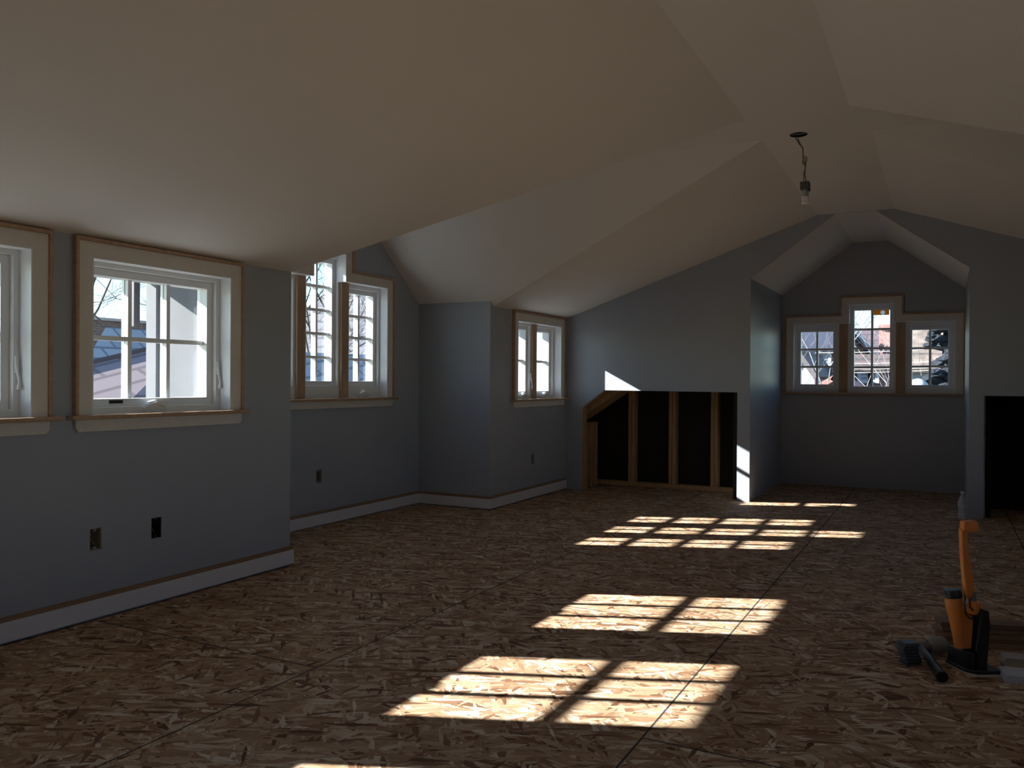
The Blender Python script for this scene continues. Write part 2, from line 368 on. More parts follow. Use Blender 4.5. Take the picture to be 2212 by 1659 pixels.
def window(idx, fmap, path, stool_z, units, posts, apron=True, cw=.066, horn=.028, stool_ends=None, bandw=.016):
    """path: opening from bottom left over the top to bottom right (a,z), walked clockwise so its left is outside"""
    w = struct(empty('window_%d' % idx, fmap(sum(p[0] for p in path)/len(path), 0, stool_z)))
    inv = lambda o: (setattr(o, 'parent', w), setattr(o, 'matrix_parent_inverse', Matrix.Translation(-w.location)), o)[2]
    bot = stool_z
    outer = offset_path(path, cw); band = offset_path(path, cw+bandw)
    inv(obj('casing', prism(NB(), path + outer[::-1], fmap, -.018, 0), m_prime, bevel=.0015))
    o = inv(obj('back_band', prism(NB(), outer + band[::-1], fmap, -.028, 0), m_band, bevel=.003)); o['label'] = 'raw wood band around the white casing'
    # jamb extension
    jin = offset_path(path, -.006); jout = offset_path(path, .004)
    inv(obj('jamb', prism(NB(), [(a, z) for a, z in jin] + jout[::-1], fmap, -.017, .07), m_white))
    a0, a1 = outer[0][0]-bandw-horn, outer[-1][0]+bandw+horn
    if stool_ends: a0, a1 = stool_ends
    bm = NB(); p0, p1 = path[0][0], path[-1][0]
    prism(bm, [(a0, -.052), (a1, -.052), (a1, 0), (p1, 0), (p1, .06), (p0, .06), (p0, 0), (a0, 0)], lambda a, d, z: fmap(a, z, d), bot-.018, bot)
    o = inv(obj('stool', bm, m_band, bevel=.004)); o['label'] = 'raw wood window stool'
    if apron:
        b0, b1 = outer[0][0]-.008, outer[-1][0]+.008
        prism_ = prism(NB(), [(b0, bot-.018), (b0, bot-.055), (b0+.014, bot-.072), (b1-.014, bot-.072), (b1, bot-.055), (b1, bot-.018)], fmap, -.018, 0)
        inv(obj('apron', prism_, m_prime, bevel=.002))
    for p in posts:
        pa, pw, pz, pd = p
        o = inv(obj('mullion_post', fbox(NB(), fmap, pa-pw/2, pa+pw/2, pd, .17, bot, pz), m_post, bevel=.002)); o['label'] = 'raw brown wood post between two sashes'
    for u in units:
        ua0, ua1, uz0, uz1 = u['ext']; g0, g1, h0, h1 = u['glass']; sw = .036
        inv(obj('frame', ring(NB(), fmap, (ua0, ua1, uz0, uz1), (g0-sw, g1+sw, h0-sw, h1+sw), .06, .17), m_white, bevel=.002))
        sa = inv(obj('sash', ring(NB(), fmap, (g0-sw, g1+sw, h0-sw, h1+sw), (g0, g1, h0, h1), .085, .158), m_white, bevel=.003))
        bm = NB(); mw = .0105
        for k in range(1, u['cols']):
            a = g0+(g1-g0)*k/u['cols']
            fbox(bm, fmap, a-mw, a+mw, .112, .131, h0, h1); fbox(bm, fmap, a-mw, a+mw, .139, .156, h0, h1)
        for k in range(1, u['rows']):
            z = h0+(h1-h0)*k/u['rows']
            fbox(bm, fmap, g0, g1, .113, .131, z-mw, z+mw); fbox(bm, fmap, g0, g1, .139, .155, z-mw, z+mw)
        obj('muntin_grid', bm, m_white, sa)
        obj('pane', fbox(NB(), fmap, g0, g1, .133, .137, h0, h1), m_glass, sa)
        if u.get('crank') is not None: inv(crank(fmap, u['crank'], .062, stool_z))
        if u.get('lever') is not None: inv(lever(fmap, u['lever'][0], .056, u['lever'][1]))
    return w
def rect_path(c, hw, zb, zt): return [(c-hw, zb), (c-hw, zt), (c+hw, zt), (c+hw, zb)]
def tee_path(c, hw, hc, zb, zs, zc): return [(c-hw, zb), (c-hw, zs), (c-hc, zs), (c-hc, zc), (c+hc, zc), (c+hc, zs), (c+hw, zs), (c+hw, zb)]
SZ = .892
for i, c in enumerate(WC):
    w = window(i+1, left(XL), rect_path(c, JW, SZ, JT), SZ,
           [dict(ext=(c-JW, c+JW, SZ-.017, JT), glass=(c-.325, c+.325, .958, 1.512), cols=3, rows=2, crank=c-.02, lever=(c+.372, 1.09))], [])
    if i == 0:
        bm = NB(); fm = left(XL)
        fbox(bm, fm, c-.235, c-.165, .0835, .085, .936, .951)
        o = obj('maker_label', bm, m_blk); o.parent = w; o.matrix_parent_inverse = Matrix.Translation(-w.location)
# recess triple window
SB = .915; fm = left(XB)
def tri_units(c, off, hs, hc, jw, jc, pw, zb, zs, zc, gzb, gzs, gzc, rows_s, rows_c, cr=True, cb=0.):
    pe0, pe1 = off, off
    return [dict(ext=(c-jw, c-off-pw/2, zb, zs), glass=(c-(jw+off+pw/2)/2-hs, c-(jw+off+pw/2)/2+hs, gzb, gzs), cols=2, rows=rows_s, crank=c-(jw+off)/2 if cr else None, lever=(c-jw+.02, gzb+.13) if cr else None),
            dict(ext=(c-off+pw/2, c+off-pw/2, zb, zc), glass=(c-hc, c+hc, gzb-cb, gzc), cols=2, rows=rows_c),
            dict(ext=(c+off+pw/2, c+jw, zb, zs), glass=(c+(jw+off+pw/2)/2-hs, c+(jw+off+pw/2)/2+hs, gzb, gzs), cols=2, rows=rows_s, crank=c+(jw+off)/2 if cr else None)]
window(5, fm, tee_path(BC, .70, .18, SB, 1.79, 1.99), SB, tri_units(BC, .24, .15, .14, .70, .18, .085, SB-.017, 1.79, 1.99, 1.042, 1.716, 1.913, 4, 5), [(BC-.24, .085, 1.789, .04), (BC+.24, .085, 1.789, .04)])
# small pair beside the end wall
fm = left(XL)
window(6, fm, rect_path(DC, DJ, SZ, JT), SZ, [dict(ext=(DC-DJ, DC-.042, SZ-.017, JT), glass=(DC-.385, DC-.108, .958, 1.512), cols=1, rows=2, crank=DC-.22, lever=(DC-.056, 1.07)),
                                             dict(ext=(DC+.042, DC+DJ, SZ-.017, JT), glass=(DC+.108, DC+.388, .958, 1.512), cols=1, rows=2, crank=DC+.22)], [(DC, .084, JT, .045)], stool_ends=(DC-.565, YE-.002))
# end bay
SF = .955
window(7, endw(YB), tee_path(FC, .745, .21, SF, 1.66, 1.845), SF, tri_units(FC, .263, .158, .165, .745, .21, .08, SF-.017, 1.66, 1.845, 1.036, 1.58, 1.79, 3, 4, cr=False, cb=.018), [(FC-.263, .08, 1.659, .04), (FC+.263, .08, 1.659, .04)], apron=False, stool_ends=(BX0+.004, BX1-.004))
# right recess (out of the frame, lights the ceiling)
window(8, lambda a, d, z: (XRB+d, a, z), tee_path(4.8, .70, .18, SB, 1.79, 1.99), SB, tri_units(4.8, .24, .15, .14, .70, .18, .085, SB-.017, 1.79, 1.99, 1.042, 1.716, 1.913, 4, 5, cr=False), [(4.56, .085, 1.789, .04), (5.04, .085, 1.789, .04)])

for i, c in enumerate(RC):  # added windows, out of the frame, letting extra sky light into the room
    window(9+i, lambda a, d, z: (XRN+d, a, z), rect_path(c, JW, SZ, JT), SZ, [dict(ext=(c-JW, c+JW, SZ-.017, JT), glass=(c-.325, c+.325, .958, 1.512), cols=3, rows=2, crank=c, lever=(c+.372, 1.09))], [])
# trim of the storage opening
fe = endw(YE)
struct(obj('trim_1', prism(NB(), [(-3.096, 0), (-3.096, .80), (-2.873, .968), (-2.868, .964), (-3.088, .797), (-3.088, 0)], fe, .004, .095), m_stud))

# ------------------------------------------------------------------ things in the room
def outlet(fmap, a, z, label, m_in, wires=True):
    o = empty('outlet_box', fmap(a, .0, z)); tag(o, label, 'outlet box', 'open electrical boxes in the grey walls')
    inv = lambda c: (setattr(c, 'parent', o), setattr(c, 'matrix_parent_inverse', Matrix.Translation(-o.location)), c)[2]
    bm = NB(); w_, h_ = .0275, .0475
    ring(bm, fmap, (a-w_, a+w_, z-h_, z+h_), (a-w_+.003, a+w_-.003, z-h_+.003, z+h_-.003), .004, .07)
    fbox(bm, fmap, a-w_, a+w_, .07, .073, z-h_, z+h_)
    for s in (-1, 1):
        zz = z+s*(h_-.003)
        prism(bm, [(a-.009, zz), (a+.009, zz), (a+.006, zz-s*.012), (a-.006, zz-s*.012)], fmap, .006, .016)
    inv(obj('box_body', bm, m_in))
    if wires:
        bm = NB()
        tube(bm, [fmap(a-.012, .068, z+.03), fmap(a-.014, .03, z+.012), fmap(a+.004, .022, z-.02), fmap(a+.012, .03, z-.028)], .0016, 6)
        tube(bm, [fmap(a-.018, .066, z-.03), fmap(a-.016, .028, z-.005), fmap(a-.006, .024, z+.024)], .0016, 6)
        inv(obj('wire', bm, mat('copper wire', (.42, .30, .18), .4), smooth=True))
m_beige = mat('beige plastic box', (.30, .27, .20), .6)
outlet(left(XL), 2.348, .349, 'beige open outlet box low on the near grey wall, the left of two there', m_beige)
outlet(left(XL), 2.662, .350, 'black open outlet box low on the near grey wall below the six-pane window', m_blk)
outlet(left(XB), 4.606, .357, 'open outlet box low in the recess wall under the tall triple window', m_beige)
outlet(left(XL), 6.667, .350, 'small open outlet box under the narrow double window by the end wall', m_beige)

# bare bulb hanging out of the ceiling hole
t = tag(empty('pendant_bulb', (-.745, 4.945, ZF)), 'bare bulb in a square socket hanging by wires from a round ceiling hole', 'hanging bulb')
T = Matrix.Translation(-t.location)
def tp(o): o.parent = t; o.matrix_parent_inverse = T; return o
bm = NB(); lathe(bm, [(.0475, 0), (.0475, .045), (0, .045)], Matrix.Translation((-.748, 4.945, ZF-.002)))
tp(obj('ceiling_box', bm, m_blk))
bm = NB(); box(bm, -.790, -.706, 4.938, 4.952, ZF+.002, ZF+.006); tp(obj('box_bracket', bm, m_metal))
bm = NB()
tube(bm, [(-.765, 4.935, ZF+.03), (-.762, 4.93, 2.45), (-.74, 4.93, 2.41), (-.722, 4.93, 2.388), (-.719, 4.93, 2.32), (-.722, 4.93, 2.30), (-.712, 4.925, 2.288), (-.705, 4.93, 2.30), (-.708, 4.935, 2.332), (-.715, 4.93, 2.325), (-.708, 4.93, 2.284), (-.710, 4.93, 2.23), (-.702, 4.93, 2.185)], .0032, 8)
tube(bm, [(-.752, 4.955, ZF+.03), (-.748, 4.94, 2.44), (-.724, 4.936, 2.383), (-.717, 4.936, 2.325), (-.705, 4.934, 2.29), (-.717, 4.936, 2.24), (-.719, 4.936, 2.185)], .0022, 8)
tp(obj('wire', bm, mat('old cloth wire', (.16, .115, .08), .8), smooth=True))
bm = NB(); lathe(bm, [(.004, .03), (.011, .022), (.010, 0), (0, -.002)], Matrix.Translation((-.708, 4.932, 2.308)), 12); tp(obj('wire_nut', bm, mat('wire nut', (.40, .33, .27), .5)))
bm = NB(); box(bm, -.733, -.683, 4.905, 4.953, 2.146, 2.192); tp(obj('socket', bm, mat('porcelain socket', (.085, .09, .08), .5), bevel=.004))
bm = NB(); box(bm, -.686, -.680, 4.918, 4.936, 2.136, 2.180); tp(obj('socket_switch', bm, m_blk))
bm = NB(); lathe(bm, [(.017, 2.147), (.0175, 2.12), (.015, 2.112)], Matrix.Translation((-.706, 4.93, 0)), 18); tp(obj('bulb_base', bm, mat('bulb base', (.32, .34, .36), .35), smooth=True))
bm = NB()
hel = [(-.706+.016*math.cos(a), 4.93+.016*math.sin(a), 2.112-.038*k/48) for k in range(49) for a in [k/48*2*math.pi*3.5]]
tube(bm, hel, .0055, 8); lathe(bm, [(.021, 2.074), (.019, 2.068), (.0, 2.066)], Matrix.Translation((-.706, 4.93, 0)), 16)
tp(obj('bulb', bm, mat('frosted spiral bulb', (.93, .91, .88), .4), smooth=True))

# studs inside the storage opening
def lumber(n_, label, bm, group='timber studs in the storage opening'):
    return tag(obj(n_, bm, m_stud, bevel=.003), label, 'stud', group)
for x, lab in ((-2.79, 'doubled timber stud in the dark storage opening, nearest the sloping corner'), (-2.37, 'doubled timber stud with a dark split, in the middle of the dark opening'), (-1.955, 'doubled timber stud in the dark storage opening, nearest the sunlit pier')):
    bm = NB(); box(bm, x-.036, x-.0015, 7.94, 8.028, .04, 1.3); box(bm, x+.0015, x+.036, 7.935, 8.028, .04, 1.3); lumber('wall_stud', lab, bm)
bm = NB(); box(bm, -3.26, -1.68, 7.935, 8.028, 0, .04); tag(obj('sill_plate', bm, m_stud, bevel=.003), 'long timber plate on the floor under the studs of the storage opening', 'timber plate')
for x0, y, lab in ((-3.21, 7.52, 'timber stud right behind the left edge of the storage opening'), (-3.21, 7.66, 'timber stud just inside the left edge of the storage opening'), (-3.21, 7.78, 'timber stud set further back along the left side of the storage opening')):
    bm = NB(); box(bm, x0, x0+.088, y, y+.075, 0, .64); lumber('side_stud', lab, bm)
bm = NB()
prism(bm, [(-3.22, .655), (-2.30, 1.26), (-2.36, 1.29), (-2.52, 1.29), (-3.22, .76)], endw(0), 7.50, 7.58)
tag(obj('rafter', bm, m_stud), 'sloping timber rafter behind the cut corner of the storage opening', 'rafter')
bm = NB()
prism(bm, [(-3.24, .665), (-2.34, 1.26), (-2.38, 1.29), (-3.24, .72)], endw(0), 7.59, 7.92)
tag(obj('roof_board', bm, m_stud), 'sloping roof board above the left side of the storage opening', 'board')

# water bottle by the right pier
t = tag(empty('water_bottle', (.133, 7.30, 0)), 'clear plastic water bottle standing on the floor in front of the right pier', 'bottle')
bm = NB(); lathe(bm, [(0, .004), (.026, 0), (.031, .008), (.032, .05), (.030, .055), (.032, .06), (.032, .13), (.030, .145), (.018, .175), (.0125, .182), (.0125, .20)], None, 24)
m_pet = mat('clear plastic', (.75, .78, .83), .15)
pn = m_pet.node_tree; tb = pn.nodes.new('ShaderNodeBsdfTransparent'); ms_ = pn.nodes.new('ShaderNodeMixShader'); ms_.inputs[0].default_value = .62
pn.links.new(pn.nodes['Principled BSDF'].outputs[0], ms_.inputs[1]); pn.links.new(tb.outputs[0], ms_.inputs[2]); pn.links.new(ms_.outputs[0], pn.nodes['Material Output'].inputs[0])
obj('bottle_body', bm, m_pet, t, smooth=True)
bm = NB(); lathe(bm, [(.0326, .095), (.0326, .135)], None, 24); obj('paper_band', bm, mat('bottle wrapper', (.45, .47, .55), .5), t, smooth=True)
bm = NB(); lathe(bm, [(.0145, .198), (.0145, .213), (0, .214)], None, 20); obj('cap', bm, mat('bottle cap', (.7, .72, .75), .4), t, smooth=True)

# ---- flooring nailer: local frame u = to the right seen from the room's near end, w = towards there, z up
NL = Matrix.Rotation(yaw, 4, 'Z')
NC = Vector((.105, 3.45, 0))
t = tag(empty('flooring_nailer', NC), 'orange and black flooring nailer standing upright on its shoe beside the brown boards', 'nail gun')
NT = Matrix.Rotation(yaw, 4, 'Z')
P_ = lambda u, w, z: NT @ Vector((u, -w, z))      # w>0 towards the viewer
K = 1/592.
px = lambda x, y, w=0.: P_((x-2108)*K, w, (1450-y)*K)
def pslab(pts, w0, w1):
    bm = NB(); prism(bm, [((x-2108)*K, (1450-y)*K) for x, y in pts], lambda a, d, z: P_(a, d, z), w0, w1); return bm
bm = NB()
sh = [(-.062, -.085), (.055, -.085), (.075, -.0), (.072, .045), (-.018, .05), (-.045, .022)]
prism(bm, sh, lambda a, d, z: P_(a, z, d), .006, .018)
prism(bm, [(-.060, -.075), (-.022, -.075), (-.014, .03), (-.042, .015)], lambda a, d, z: P_(a, z, d), .018, .075)
obj('shoe', bm, m_blk, t, bevel=.003)
bm = NB(); prism(bm, [(a*1.01, b*1.02) for a, b in sh], lambda a, d, z: P_(a, z, d), 0, .006); o = obj('sole_plate', bm, mat('white nylon sole', (.55, .55, .53), .5), t); o['label'] = 'pale sole under the black shoe'
bm = pslab([(2112, 1312), (2131, 1316), (2136, 1345), (2128, 1440), (2096, 1438), (2094, 1412)], -.045, -.012)
prism(bm, [((x-2108)*K, (1450-y)*K) for x, y in [(2117, 1312), (2132, 1316), (2136, 1345), (2129, 1440), (2106, 1440), (2106, 1400)]], lambda a, d, z: P_(a, d, z), -.012, .02)
obj('magazine', bm, m_blk, t, bevel=.004)
bm = NB()
A, B_ = px(2084, 1402, -.02), px(2070, 1290, -.03)
Mx = axisM(A, B_-A); ln = (B_-A).length
lathe(bm, [(0, 0), (.019, 0), (.021, ln*.25), (.025, ln*.6), (.030, ln*.8), (.030, ln*.96), (.026, ln), (0, ln)], Mx, 20)
prism(bm, [((x-2108)*K, (1450-y)*K) for x, y in [(2078, 1402), (2103, 1402), (2107, 1350), (2106, 1330), (2076, 1310)]], lambda a, d, z: P_(a, d, z), -.035, -.005)
o = obj('body', bm, m_ora, t, bevel=.003, smooth=True); o['label'] = 'orange barrel'
bm = NB(); Mx = axisM(px(2070, 1290, -.03), B_-A)
lathe(bm, [(0, -.006), (.0315, -.006), (.0315, .010), (.026, .022), (0, .024)], Mx @ Matrix.Translation((0, 0, 0)), 20); o = obj('end_cap', bm, m_blk, t, smooth=True); o['label'] = 'black rubber cap'
bm = NB(); lathe(bm, [(0, 0), (.019, 0), (.021, .012), (.021, .034), (.016, .046), (0, .047)], axisM(px(2103, 1322, 0), P_(.05, .25, 1)), 20)
obj('valve_head', bm, m_ora, t, smooth=True)
bm = NB(); lathe(bm, [(.0085, 0), (.0085, .014), (.006, .016), (.0075, .022), (.005, .026), (.006, .032), (.004, .036), (0, .036)], axisM(px(2103, 1297, .01), P_(.1, 0, 1)), 12)
obj('air_fitting', bm, m_steel, t, smooth=True)
bm = NB(); tube(bm, [px(2084, 1284, .012), px(2081, 1300, .014), px(2083, 1322, .016), px(2092, 1332, .016), px(2106, 1331, .014)], .0028, 8)
tube(bm, [px(2090, 1288, .02), px(2090, 1306, .022), px(2096, 1314, .022), px(2110, 1313, .018)], .0028, 8)
obj('trigger_guard', bm, m_blk, t, smooth=True)
# handle: swept flat bar
bm = NB(); pts = [(2099, 1292, 21), (2095, 1262, 20), (2090, 1228, 18), (2086, 1195, 15), (2083.5, 1165, 13), (2083, 1142, 14)]
prev = None
for x, y, wd in pts:
    hw = wd*K/2*1.0; c_ = px(x, y, -.005)
    v = [bm.verts.new(c_ + NT @ Vector(p)) for p in ((-hw, -.012, 0), (hw, -.012, 0), (hw, .012, 0), (-hw, .012, 0))]
    if prev:
        for k in range(4): bm.faces.new([prev[k], prev[(k+1) % 4], v[(k+1) % 4], v[k]])
    else: bm.faces.new(v[::-1])
    prev = v
bm.faces.new(prev)
obj('handle', bm, m_ora, t, bevel=.004)
bm = pslab([(2079, 1145), (2080, 1125), (2104, 1123), (2106, 1142), (2099, 1148), (2094, 1141)], -.018, .014)
lathe(bm, [(0, 0), (.0215, 0), (.0215, .022), (.017, .026), (0, .026)], axisM(px(2095, 1136, -.002), P_(1, .1, 0)), 20)
obj('strike_cap', bm, m_ora, t, bevel=.002)

# ---- stack of cleat strips
m_cleat = mat('dark grey cleat strip', (.085, .09, .105), .4, .15, 25, metal=.3)
names = ['lowest of the stack beside the mallet', 'second from the bottom of the stack', 'third from the bottom of the stack', 'fourth, in the middle of the stack', 'third from the top of the stack', 'second from the top, sticking out to the left', 'topmost of the stack beside the mallet']
offs = [.010, .012, .008, .002, .0, -.004, .003]
CB = Vector((-.112, 3.435, 0))
R2 = Matrix.Rotation(yaw+.14, 4, 'Z')
proto = None
for k in range(7):
    if proto is None:
        bm = NB(); box(bm, -.030, .026, -.024, .024, .0035, .0105); box(bm, -.0355, .0275, -.029, .026, .0, .0042)
        proto = obj('cleat_strip', bm, m_cleat, bevel=.0012); o = proto
    else: o = proto.copy(); C.objects.link(o)
    o.location = CB + R2 @ Vector((offs[k], 0, k*.0119)); o.rotation_euler = (0, 0, yaw+.14+[.0, .05, -.04, .03, -.05, .02, .0][k])
    tag(o, 'flat dark metal cleat strip, ' + names[k], 'cleat strip', 'stacked dark cleat strips')

# ---- mallet
HC = Vector((-.073, 3.556, .034))
t = tag(empty('flooring_mallet', (HC.x, HC.y, 0)), 'steel mallet with a grey rubber cap lying on the floor, black grip towards the viewer', 'mallet')
T = Matrix.Translation(-t.location)
hx = NT @ Vector((1, .10, .05)); hx.normalize()
def tp2(o): o.parent = t; o.matrix_parent_inverse = T; return o
Mx = axisM(HC, hx)
bm = NB(); lathe(bm, [(0, -.05), (.014, -.05), (.0155, -.02), (.019, 0), (.019, .015), (.025, .026), (.025, .034), (0, .034)], Mx, 24); tp2(obj('head', bm, m_steel, smooth=True))
bm = NB(); lathe(bm, [(.0265, .028), (.0275, .029), (.0275, .038), (.0265, .039)], Mx, 24); tp2(obj('collar', bm, mat('bright steel', (.5, .51, .52), .25, metal=1), smooth=True))
bm = NB(); lathe(bm, [(0, .032), (.030, .032), (.0325, .04), (.033, .088), (.030, .096), (0, .097)], Mx, 28); o = tp2(obj('rubber_cap', bm, m_rub, smooth=True)); o['label'] = 'grey rubber cap'
E0 = Vector((.002, 3.262, .021))
bm = NB(); d_ = E0-HC
tube(bm, [HC, HC+d_*.12, HC+d_*.3, HC+d_*.45], [.0125, .0125, .0125, .014], 16); tp2(obj('handle', bm, m_steel, smooth=True))
bm = NB(); tube(bm, [HC+d_*.36, HC+d_*.38, HC+d_*.6, HC+d_*.9, HC+d_*.96, E0], [.014, .0165, .0165, .018, .0205, .0195], 18); o = tp2(obj('grip', bm, m_blk, smooth=True)); o['label'] = 'black rubber grip'

# ---- boards lying beside the nailer
m_oak = mat('brown hardwood strip', (.17, .085, .045), .5, .25, 5, stretch=(2, 12, 12))
m_oak2 = mat('mid brown hardwood strip', (.25, .14, .08), .5, .25, 5, stretch=(2, 12, 12))
def board(n_, label, cat, group, p, L_, w_, h_, m, rz):
    bm = NB(); box(bm, 0, L_, -w_/2, w_/2, 0, h_); o = tag(obj(n_, bm, m, bevel=.0015), label, cat, group)
    o.location = p; o.rotation_euler = (0, 0, rz); return o
HW = 'brown hardwood strips stacked behind the nailer'
rz = .30
u_ = lambda a, b: Vector((math.cos(rz)*a - math.sin(rz)*b, math.sin(rz)*a + math.cos(rz)*b, 0))
P0 = Vector((-.012, 3.80, 0))
for k, (a, b, z, L_, m, lab) in enumerate([
        (.03, .06, 0, .36, m_oak, 'brown hardwood strip flat on the floor at the back of the stack behind the nailer'),
        (.02, -.03, 0, .34, m_oak2, 'brown hardwood strip flat on the floor at the front of the stack behind the nailer'),
        (.0, .058, .02, .35, m_oak2, 'brown hardwood strip second layer up at the back of the stack'),
        (-.012, -.026, .02, .35, m_oak, 'brown hardwood strip second layer up, its left end sticking out furthest'),
        (.012, .035, .04, .345, m_oak2, 'brown hardwood strip third layer up on the stack behind the nailer'),
        (.005, .03, .06, .33, m_oak, 'brown hardwood strip lying topmost on the stack behind the nailer')]):
    board('hardwood_strip', lab, 'board', HW, P0 + u_(a, b) + Vector((0, 0, z)), L_, .08, .0192, m, rz)
m_pale = mat('pale primed offcut', (.36, .34, .30), .6, .05, 8); m_tan = mat('tan wood offcut', (.26, .19, .12), .6, .15, 6, stretch=(2, 10, 10)); m_whb = mat('white offcut', (.50, .52, .56), .5)
for p, w_, h_, m, lab in [((.204, 3.615, 0), .08, .03, m_pale, 'pale primed board offcut at the right edge, furthest back of three beside the nailer'), ((.198, 3.525, 0), .075, .022, m_tan, 'tan wood board offcut lying between two pale boards at the right edge'), ((.190, 3.425, 0), .10, .028, m_whb, 'white board offcut nearest the viewer at the right edge')]:
    board('board_offcut', lab, 'board', 'short boards at the right edge', Vector(p), .5, w_, h_, m, .16)

# ------------------------------------------------------------------ outside
def at(x, y, axis, val):
    d = fw + (x-1106)/F_PX*rt + (829.5-y)/F_PX*up
    o = Vector((0, 0, CAM_H)); return o + d*((val-o[axis])/d[axis])
m_ground = mat('winter lawn', (.16, .15, .10), .95, .3, 1.5)
bm = NB(); box(bm, -90, 90, -60, 140, -5.7, -5.6); struct(obj('ground', bm, m_ground))
# outside of the recess seen through the near windows
bm = NB(); box(bm, -4.16, -3.45, 3.395, 3.413, -.6, 1.85); struct(obj('wall_recess_outside', bm, m_stucco))
bm = NB(); box(bm, -4.25, -4.165, 3.375, 3.46, -.6, 1.85); struct(obj('trim_2', bm, mat('pale stucco corner', (.14, .143, .152), .85, .08, 6)))
bm = NB()
for (ya, za, yb, zb) in ((3.08, 1.78, LA+.2, 1.78+.823*(LA+.2-3.08)), (Y1+.17, 1.86, LA+.2, 1.80+.84*(Y1+.10-LA))):
    v = []
    for x in (-4.5, -3.3): v += [(x, ya, za), (x, yb, zb), (x, yb, zb+.1), (x, ya, za+.1)]
    vv = [bm.verts.new(p) for p in v]
    for f in ((0, 1, 2, 3), (4, 7, 6, 5), (0, 4, 5, 1), (1, 5, 6, 2), (2, 6, 7, 3), (3, 7, 4, 0)): bm.faces.new([vv[i] for i in f])
box(bm, -4.5, -3.3, 3.06, 3.41, 1.766, 1.80)
struct(obj('roof_recess', bm, m_roof))
bm = NB()
for y0_, y1_ in ((YBK-.3, 3.07), (6.2, 9.3)):
    v = [bm.verts.new(p) for x, z in ((-3.745, 1.62), (-3.2, 1.83)) for p in ((x, y0_, z), (x, y1_, z), (x, y1_, z+.12), (x, y0_, z+.12))]
    for f in ((0, 1, 2, 3), (4, 7, 6, 5), (0, 4, 5, 1), (1, 5, 6, 2), (2, 6, 7, 3), (3, 7, 4, 0)): bm.faces.new([v[i] for i in f])
struct(obj('roof_eave', bm, m_roof))
bm = NB(); box(bm, -4.125, -4.08, 3.16, 3.20, 1.345, 1.82); tag(obj('downspout', bm, mat('dark brown metal', (.05, .045, .05), .5), bevel=.004), 'short dark downspout hanging outside the six-pane window', 'downspout')

# houses ---------------------------------------------------------------
m_brick = brick_mat('brown brick', (.20, .125, .10), (.15, .095, .075), (.21, .19, .17), axes='YZ')
m_brickx = brick_mat('brown brick end', (.15, .10, .09), (.11, .07, .065), (.18, .16, .15), axes='XZ')
m_brickb = brick_mat('plum brick', (.14, .095, .10), (.11, .07, .075), (.17, .15, .155), axes='XZ')
m_shr = brick_mat('reddish shingle', (.27, .205, .20), (.22, .17, .165), (.15, .11, .11), w=.9, h=.28, axes='YX', ms=.03)
m_shg = brick_mat('blue grey shingle', (.36, .355, .36), (.30, .295, .30), (.17, .17, .18), w=.7, h=.3, axes='YX', ms=.03)
m_shd = brick_mat('dim grey shingle', (.105, .11, .13), (.08, .085, .10), (.05, .05, .06), w=.7, h=.3, axes='XZ', ms=.03)
m_mauve = brick_mat('mauve shingle', (.10, .07, .085), (.085, .06, .075), (.05, .04, .045), w=.7, h=.3, axes='XZ', ms=.03)
m_shbr = brick_mat('brown shingle', (.13, .09, .085), (.10, .07, .065), (.06, .045, .04), w=.7, h=.25, axes='XZ', ms=.04)
m_blueh = mat('blue grey siding', (.026, .03, .05), .8, .1, 4)
m_whs = mat('white siding', (.34, .36, .40), .8, .06, 4)
m_salmon = mat('salmon render', (.36, .17, .145), .85, .12, 2)
m_yel = mat('ochre render', (.42, .28, .15), .85, .08, 2)
m_sand = mat('mottled sandy shingle', (.17, .13, .105), .9, .45, 2.2)
m_pane = mat('dark house pane', (.20, .27, .36), .15)
def slab(bm, pts, th):
    n = (pts[1]-pts[0]).cross(pts[2]-pts[0]).normalized()
    if n.z < 0: n = -n
    a = [bm.verts.new(p) for p in pts]; b = [bm.verts.new(p-n*th) for p in pts]
    k = len(pts)
    bm.faces.new(a); bm.faces.new(b[::-1])
    for i in range(k): bm.faces.new([a[i], a[(i+1) % k], b[(i+1) % k], b[i]])
    return bm
V3 = Vector
# west: shingled roof under the near window, another roof behind it and a flat-topped brick block
h = tag(empty('house', (-9, 8, -5.6)), 'house with a reddish shingle roof right outside the near six-pane window', 'house')
def hp(h, n_, bm, m, **k):
    o = obj(n_, bm, m, **k); o.parent = h; o.matrix_parent_inverse = Matrix.Translation(-h.location); return o
hp(h, 'roof', slab(NB(), [V3((-6.2, 2.2, -1.3)), V3((-6.2, 9.0, -1.3)), V3((-9.6, 8.4, 1.62)), V3((-9.6, 4.6, .70))], .15), m_shr)
bm = NB(); tube(bm, [(-6.2, 2.2, -1.28), (-9.6, 4.6, .72), (-9.6, 8.4, 1.64)], .03, 6); hp(h, 'ridge_cap', bm, mat('dark ridge', (.07, .05, .05), .8))
bm = NB(); box(bm, -12.3, -6.6, 3.4, 8.2, -5.6, -1.35); hp(h, 'wall', bm, m_brick)
hp(h, 'back_roof', slab(NB(), [V3((-9.6, 4.6, .70)), V3((-9.6, 8.4, 1.62)), V3((-12.6, 9.0, -1.3)), V3((-12.6, 2.2, -1.3))], .15), m_shr)
h = tag(empty('house', (-15, 11, -5.6)), 'house with a blue grey roof behind the reddish roof', 'house')
hp(h, 'roof', slab(NB(), [V3((-13.2, 8.6, .3)), V3((-13.2, 17, .3)), V3((-15.6, 16, 2.13)), V3((-15.6, 11.4, 2.13))], .15), m_shg)
bm = NB(); box(bm, -17.5, -13.6, 9.2, 16.4, -5.6, .3); hp(h, 'wall', bm, m_whs)
h = tag(empty('house', (-23, 16, -5.6)), 'flat topped brown brick building beyond the roofs outside the near window', 'house')
